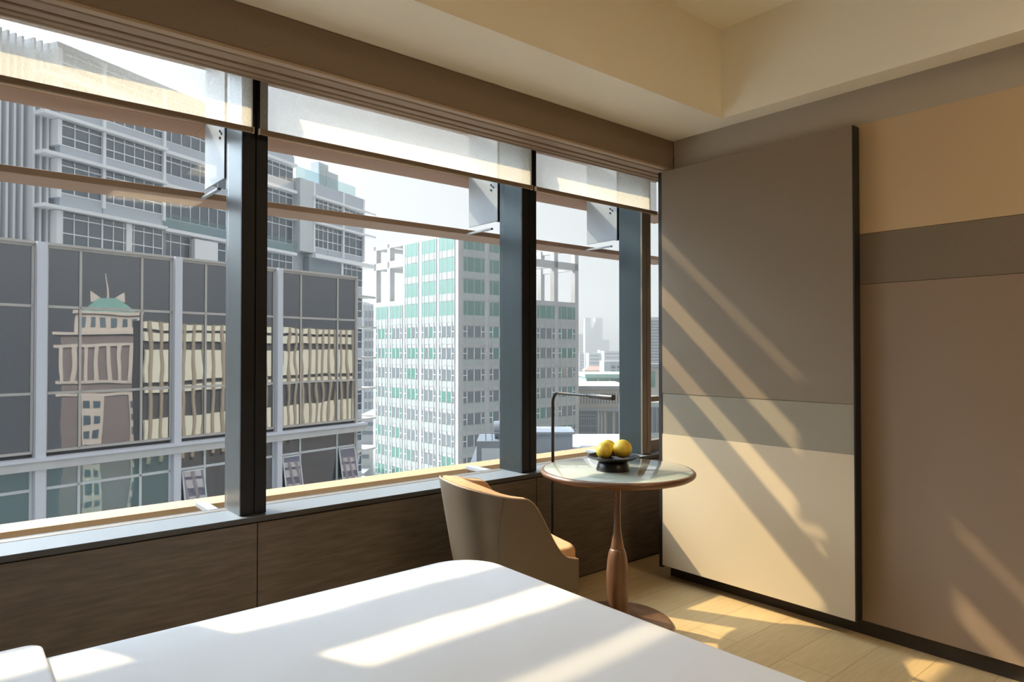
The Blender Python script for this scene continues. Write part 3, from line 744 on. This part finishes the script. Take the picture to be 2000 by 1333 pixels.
# white flats, pink roofs
d = 260.
t, k, zt, zb, a, b = block('white_apartment_house', 'white apartment house with dark windows behind the teal pavilion', 'building', 1200, d, 1191, 1224, 706, 735, ROOFW)
B(a, b, 0, 14, GZ, zt).build('body', ROOFW, t, local=True); B((1180-1200)*k, a, 0, 14, GZ, zt).build('grey_wing', BLUEG, t, local=True)
for xx in (1194, 1205, 1216):
    for yy in (715, 724): B((xx-1200)*k, (xx+7.5-1200)*k, -.1, .1, zpx(yy+5, d), zpx(yy, d)).build('window', M['grey_glass'], t, local=True)
for i, (x0, x1, y0, d, lab) in enumerate(((1143, 1180, 716, 275, 'pink pitched roof house between green tower and white flats'), (1131, 1146, 727, 250, 'small pink roofed house right beside the green window tower'))):
    t, k, zt, zb, a, b = block('pink_roof_house', lab, 'house', (x0+x1)/2, d, x0, x1, y0+8, 745, PINK)
    B(a, b, 0, 10, GZ, zt).build('walls', CREAM, t, local=True)
    mb = MB(); h_ = 8*k; mb.v = [(a-.5, -.5, zt), (b+.5, -.5, zt), (b+.5, 10.5, zt), (a-.5, 10.5, zt), (a+2, 5, zt+h_), (b-.5, 5, zt+h_)]; mb.f = [(0,1,5,4), (1,2,5), (2,3,4,5), (3,0,4), (0,3,2,1)]
    mb.build('roof', PINK, t, local=True)
# hazy distant towers
d = 900.
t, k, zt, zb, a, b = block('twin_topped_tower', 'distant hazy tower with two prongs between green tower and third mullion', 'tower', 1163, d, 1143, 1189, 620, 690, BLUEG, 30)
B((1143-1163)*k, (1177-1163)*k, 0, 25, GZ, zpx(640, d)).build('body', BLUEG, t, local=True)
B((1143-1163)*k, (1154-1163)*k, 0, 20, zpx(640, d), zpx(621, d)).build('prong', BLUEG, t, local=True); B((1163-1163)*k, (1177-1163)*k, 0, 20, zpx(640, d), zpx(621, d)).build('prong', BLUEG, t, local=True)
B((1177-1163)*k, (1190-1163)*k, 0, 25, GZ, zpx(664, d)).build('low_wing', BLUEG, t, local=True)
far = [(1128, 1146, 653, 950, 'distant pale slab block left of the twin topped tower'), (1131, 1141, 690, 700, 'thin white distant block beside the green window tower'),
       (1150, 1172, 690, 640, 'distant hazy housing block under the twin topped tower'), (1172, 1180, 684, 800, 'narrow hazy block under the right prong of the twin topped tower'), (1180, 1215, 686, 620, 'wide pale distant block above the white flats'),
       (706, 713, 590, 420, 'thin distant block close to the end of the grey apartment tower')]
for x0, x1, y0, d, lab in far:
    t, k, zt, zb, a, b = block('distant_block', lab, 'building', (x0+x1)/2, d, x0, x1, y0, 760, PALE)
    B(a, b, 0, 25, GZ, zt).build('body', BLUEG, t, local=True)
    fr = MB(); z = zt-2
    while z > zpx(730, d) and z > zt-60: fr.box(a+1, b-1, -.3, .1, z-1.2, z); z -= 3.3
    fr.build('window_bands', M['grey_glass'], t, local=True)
# glassy block in the slit between the two left towers
d = 230.
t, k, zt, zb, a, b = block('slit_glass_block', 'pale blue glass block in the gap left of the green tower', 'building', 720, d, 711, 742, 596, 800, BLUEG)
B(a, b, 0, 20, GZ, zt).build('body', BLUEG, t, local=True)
for i in range(14):
    z = zt-2-i*3.4; B(a+.3, b-.3, -.1, .1, z-2.3, z).build('window', M['tower_glass'], t, local=True)
fr = MB()
for i in range(5): u = a + (b-a)*i/4; fr.box(u-.14, u+.14, -.2, .1, GZ, zt)
fr.build('mullions', ROOFW, t, local=True)
d = 150.
t, k, zt, zb, a, b = block('gap_low_roofs', 'stepped white low roof building at the foot of the gap by green tower', 'building', 716, d, 700, 735, 812, 950, ROOFW)
B(a, b, 0, 18, GZ, zt).build('body', ROOFW, t, local=True); B(a, b, -6, 0, GZ, zpx(868, d)).build('lower_wing', PALE, t, local=True); B(a, b, -12, -6, GZ, zpx(905, d)).build('low_annex', ROOFW, t, local=True)
for yy in (825, 842, 880): B(a+.3, b-.3, -.1 if yy < 868 else -6.1, .1 if yy < 868 else -5.9, zpx(yy+7, d), zpx(yy, d)).build('window', M['tower_glass'], t, local=True)
# blocks seen beyond the third mullion
d = 240.
t, k, zt, zb, a, b = block('ribbed_pale_block', 'pale grey ribbed block seen right of the third mullion', 'building', 1275, d, 1246, 1340, 620, 720, PALE)
B(a, b, 0, 20, GZ, zt).build('body', PALE, t, local=True)
fr = MB()
for i in range(16): z = zt-1.2-i*1.05; fr.box(a+.5, b-.5, -.12, .1, z-.45, z)
fr.build('window_bands', M['tower_glass'], t, local=True)
d = 130.
t, k, zt, zb, a, b = block('cream_corner_building', 'cream building with tall windows low beyond the third mullion', 'building', 1275, d, 1268, 1345, 713, 780, CREAM)
B(a, b, 0, 14, GZ, zt).build('body', CREAM, t, local=True); B(a-.5, b, -.6, 0, zt-.4, zt+.2).build('cornice', ROOFW, t, local=True)
for x0, x1, y0, y1 in ((1259, 1263, 738, 755), (1267, 1279, 726, 757), (1290, 1300, 726, 757)): B((x0-1275)*k, (x1-1275)*k, -.08, .1, zpx(y1, d), zpx(y0, d)).build('window', M['green_glass'], t, local=True)
d = 100.
t, k, zt, zb, a, b = block('blue_glass_annex', 'blue glazed annex low beyond the third mullion', 'building', 1275, d, 1240, 1345, 786, 850, BLUEG)
B(a, b, 0, 15, GZ, zt).build('body', PALE, t, local=True); B(a+.2, b, -.08, .1, zpx(845, d), zpx(796, d)).build('glass_wall', M['tower_glass'], t, local=True)
for i in range(12): B(a + i*.62, a + i*.62+.1, -.16, .1, zpx(845, d), zpx(796, d)).build('rib', ROOFW, t, local=True)

# -- buildings on our side of the street (seen mirrored in the dark glass)
H_ = thing('hotel_wing', 'sunlit cream hotel wing with piers, seen mirrored in the dark glass', 'building', (46, 2.5, 0))
B(30, 62, 1.0, 2.4, GZ, 4.1).build('body', mat('wing_dark', (.07,.06,.055,1), .7), H_)
HC = mat('cream_stone', (.62,.58,.47,1), .7)
for z0, z1 in ((3.35, 3.95), (2.2, 3.05), (-1.5, 1.4), (-2.5, -1.9), (-8, -5)): B(30, 62, 2.3, 2.62, z0, z1).build('wall_band', HC, H_)
for i in range(26): B(30.3+i*1.2, 30.6+i*1.2, 2.62, 2.80, -9, 4.0).build('pier', mat('wing_pier', (.30,.24,.17,1), .7) if i == 0 else bpy.data.materials['wing_pier'], H_)
R_ = thing('stone_tower', 'beige stone tower with green pyramid roof, seen mirrored in the dark glass', 'tower', (57.6, -41, 0), .6)
ST = mat('brown_stone', (.15,.115,.105,1), .8); ST2 = mat('light_stone', (.40,.34,.29,1), .8)
B(-5.6, 6.0, -6.3, 6.3, GZ, 3.9).build('shaft', ST, R_, local=True)
B(-4.3, 4.3, -4.3, 4.3, 3.9, 7.0).build('crown', ST2, R_, local=True)
for z, h in ((6.7, 4.6), (3.6, 6.6), (1.9, 6.5), (-3.4, 6.5), (-5.2, 6.45)): B(-h, h, -h, h, z, z+.4).build('cornice', ST2, R_, local=True)
for i in range(9): B(-5.8+i*1.4, -5.3+i*1.4, 6.2, 6.6, -3.2, 2.2).build('pilaster', ST2, R_, local=True)
for i in range(6): B(-3.7+i*1.35, -3.0+i*1.35, 4.2, 4.4, 4.8, 6.2).build('window', M['grey_glass'], R_, local=True)
for s_ in (-3.2, 2.6): B(s_, s_+2.6, 6.2, 6.6, -30, -5.0).build('window_strip', ST2, R_, local=True)
fr = MB()
for i in range(10):
    for s_ in (-3.0, -1.8, 2.8, 4.0): fr.box(s_, s_+.8, 6.5, 6.7, -7-i*2.0, -6-i*2.0)
fr.build('windows', M['grey_glass'], R_, local=True)
mb = MB(); mb.v = [(-3.6,-3.6,7.0),(3.6,-3.6,7.0),(3.6,3.6,7.0),(-3.6,3.6,7.0),(-1.3,-1.3,9.3),(1.3,-1.3,9.3),(1.3,1.3,9.3),(-1.3,1.3,9.3)]
mb.f = [(0,1,5,4),(1,2,6,5),(2,3,7,6),(3,0,4,7),(4,5,6,7),(0,3,2,1)]; mb.build('roof', mat('green_copper', (.10,.20,.17,1), .7), R_, local=True)
for sx in (-1, 1):
    mb = MB(); mb.v = [(sx*.9,-.2,9.3),(sx*2.2,-.2,10.4),(sx*2.2,-.2,8.8),(sx*.9,.2,9.3),(sx*2.2,.2,10.4),(sx*2.2,.2,8.8)]; mb.f = [(0,1,2),(3,5,4),(0,3,4,1),(1,4,5,2),(2,5,3,0)]
    mb.build('white_wing', ST2, R_, local=True)
MB().tube([(0,0,9.3),(0,0,13.2)], [.18,.05], 8).build('spire', ST2, R_, local=True)
K_ = thing('dark_street_tower', 'dark tower on the near street side, seen mirrored in the dark glass', 'tower', (20, -46, 0))
B(-14, 12, -10, 4, GZ, 9).build('body', mat('dark_tower', (.10,.14,.15,1), .5), K_, local=True)
for i in range(12): B(-14.2, 12.2, -10.2, 4.1, 7-i*3, 7.3-i*3).build('floor_line', BLUEG, K_, local=True)

# ------------------------------------------------------------------ summer haze over the city
hm = bpy.data.materials.new('city_haze'); hm.use_nodes = True; hn = hm.node_tree; hn.nodes.remove(hn.nodes['Principled BSDF'])
vs = hn.nodes.new('ShaderNodeVolumeScatter'); vs.inputs['Color'].default_value = (.88,.90,.92,1); vs.inputs['Density'].default_value = .0007; vs.inputs['Anisotropy'].default_value = .35
va_ = hn.nodes.new('ShaderNodeVolumeAbsorption'); va_.inputs['Color'].default_value = (0,0,0,1); va_.inputs['Density'].default_value = .0006
ad_ = hn.nodes.new('ShaderNodeAddShader'); hn.links.new(vs.outputs[0], ad_.inputs[0]); hn.links.new(va_.outputs[0], ad_.inputs[1])
hn.links.new(ad_.outputs[0], hn.nodes['Material Output'].inputs['Volume'])
tag(B(-1200, 2400, 14, 2500, GZ-.5, 160).build('city_haze', hm), 'pale summer haze hanging over the whole city', 'haze', kind='stuff')

# ------------------------------------------------------------------ light
L = Vector((-.45, 1, .945)).normalized()          # towards the sun
sd = bpy.data.lights.new('sun', 'SUN'); so = bpy.data.objects.new('sun', sd); COL.objects.link(so)
sd.energy = SUN_E = 6.3; sd.angle = math.radians(.7); sd.color = (1, .79, .47); so.rotation_euler = L.to_track_quat('Z', 'Y').to_euler()
w = bpy.data.worlds.new('sky'); sc.world = w; w.use_nodes = True; nt = w.node_tree; bg = nt.nodes['Background']
tc = nt.nodes.new('ShaderNodeTexCoord'); nrm = nt.nodes.new('ShaderNodeVectorMath'); nrm.operation = 'NORMALIZE'; nt.links.new(tc.outputs['Generated'], nrm.inputs[0])
sep = nt.nodes.new('ShaderNodeSeparateXYZ'); nt.links.new(nrm.outputs[0], sep.inputs[0])
rp = nt.nodes.new('ShaderNodeValToRGB'); rp.color_ramp.elements[0].position = .0; rp.color_ramp.elements[0].color = (.225,.232,.245,1)
rp.color_ramp.elements[1].position = .38; rp.color_ramp.elements[1].color = (.405,.412,.425,1); e3 = rp.color_ramp.elements.new(1.0); e3.color = (.95,.98,1.02,1); nt.links.new(sep.outputs['Z'], rp.inputs['Fac'])
dt = nt.nodes.new('ShaderNodeVectorMath'); dt.operation = 'DOT_PRODUCT'; nt.links.new(nrm.outputs[0], dt.inputs[0]); dt.inputs[1].default_value = L
mx0 = nt.nodes.new('ShaderNodeMath'); mx0.operation = 'MAXIMUM'; mx0.inputs[1].default_value = 0; nt.links.new(dt.outputs['Value'], mx0.inputs[0])
pw = nt.nodes.new('ShaderNodeMath'); pw.operation = 'POWER'; pw.inputs[1].default_value = 12; nt.links.new(mx0.outputs[0], pw.inputs[0])
sca = nt.nodes.new('ShaderNodeVectorMath'); sca.operation = 'SCALE'; sca.inputs[0].default_value = (18.4, 22.2, 26.4); nt.links.new(pw.outputs[0], sca.inputs['Scale'])
add = nt.nodes.new('ShaderNodeVectorMath'); add.operation = 'ADD'; nt.links.new(rp.outputs['Color'], add.inputs[0]); nt.links.new(sca.outputs[0], add.inputs[1])
nt.links.new(add.outputs[0], bg.inputs['Color']); bg.inputs['Strength'].default_value = 1.0
def area(name, loc, rot, size, e, col, sy=None):
    l = bpy.data.lights.new(name, 'AREA'); l.energy = e; l.color = col; l.size = size
    if sy: l.shape = 'RECTANGLE'; l.size_y = sy
    o = bpy.data.objects.new(name, l); COL.objects.link(o); o.location = loc; o.rotation_euler = rot; return o
# added warm fill lamps near the ceiling, out of view, to brighten the room
area('warm_fill_right', (2.3, -.7, ZC-.02), (0, 0, 0), .9, 16, (1, .80, .55), .5)
area('warm_fill_rear', (1.9, -2.4, ZC-.02), (0, 0, 0), .9, 20, (1, .80, .55), .5)

sc.view_settings.view_transform = 'Standard'; sc.view_settings.look = 'None'; sc.view_settings.gamma = 1; sc.view_settings.exposure = .68
sc.view_settings.use_curve_mapping = False
sc.cycles.use_denoising = True
sc.cycles.max_bounces = 12; sc.cycles.diffuse_bounces = 6; sc.cycles.transparent_max_bounces = 16; sc.cycles.caustics_reflective = False; sc.cycles.caustics_refractive = False
for o in list(sc.objects):
    if '_o' in o: del o['_o']
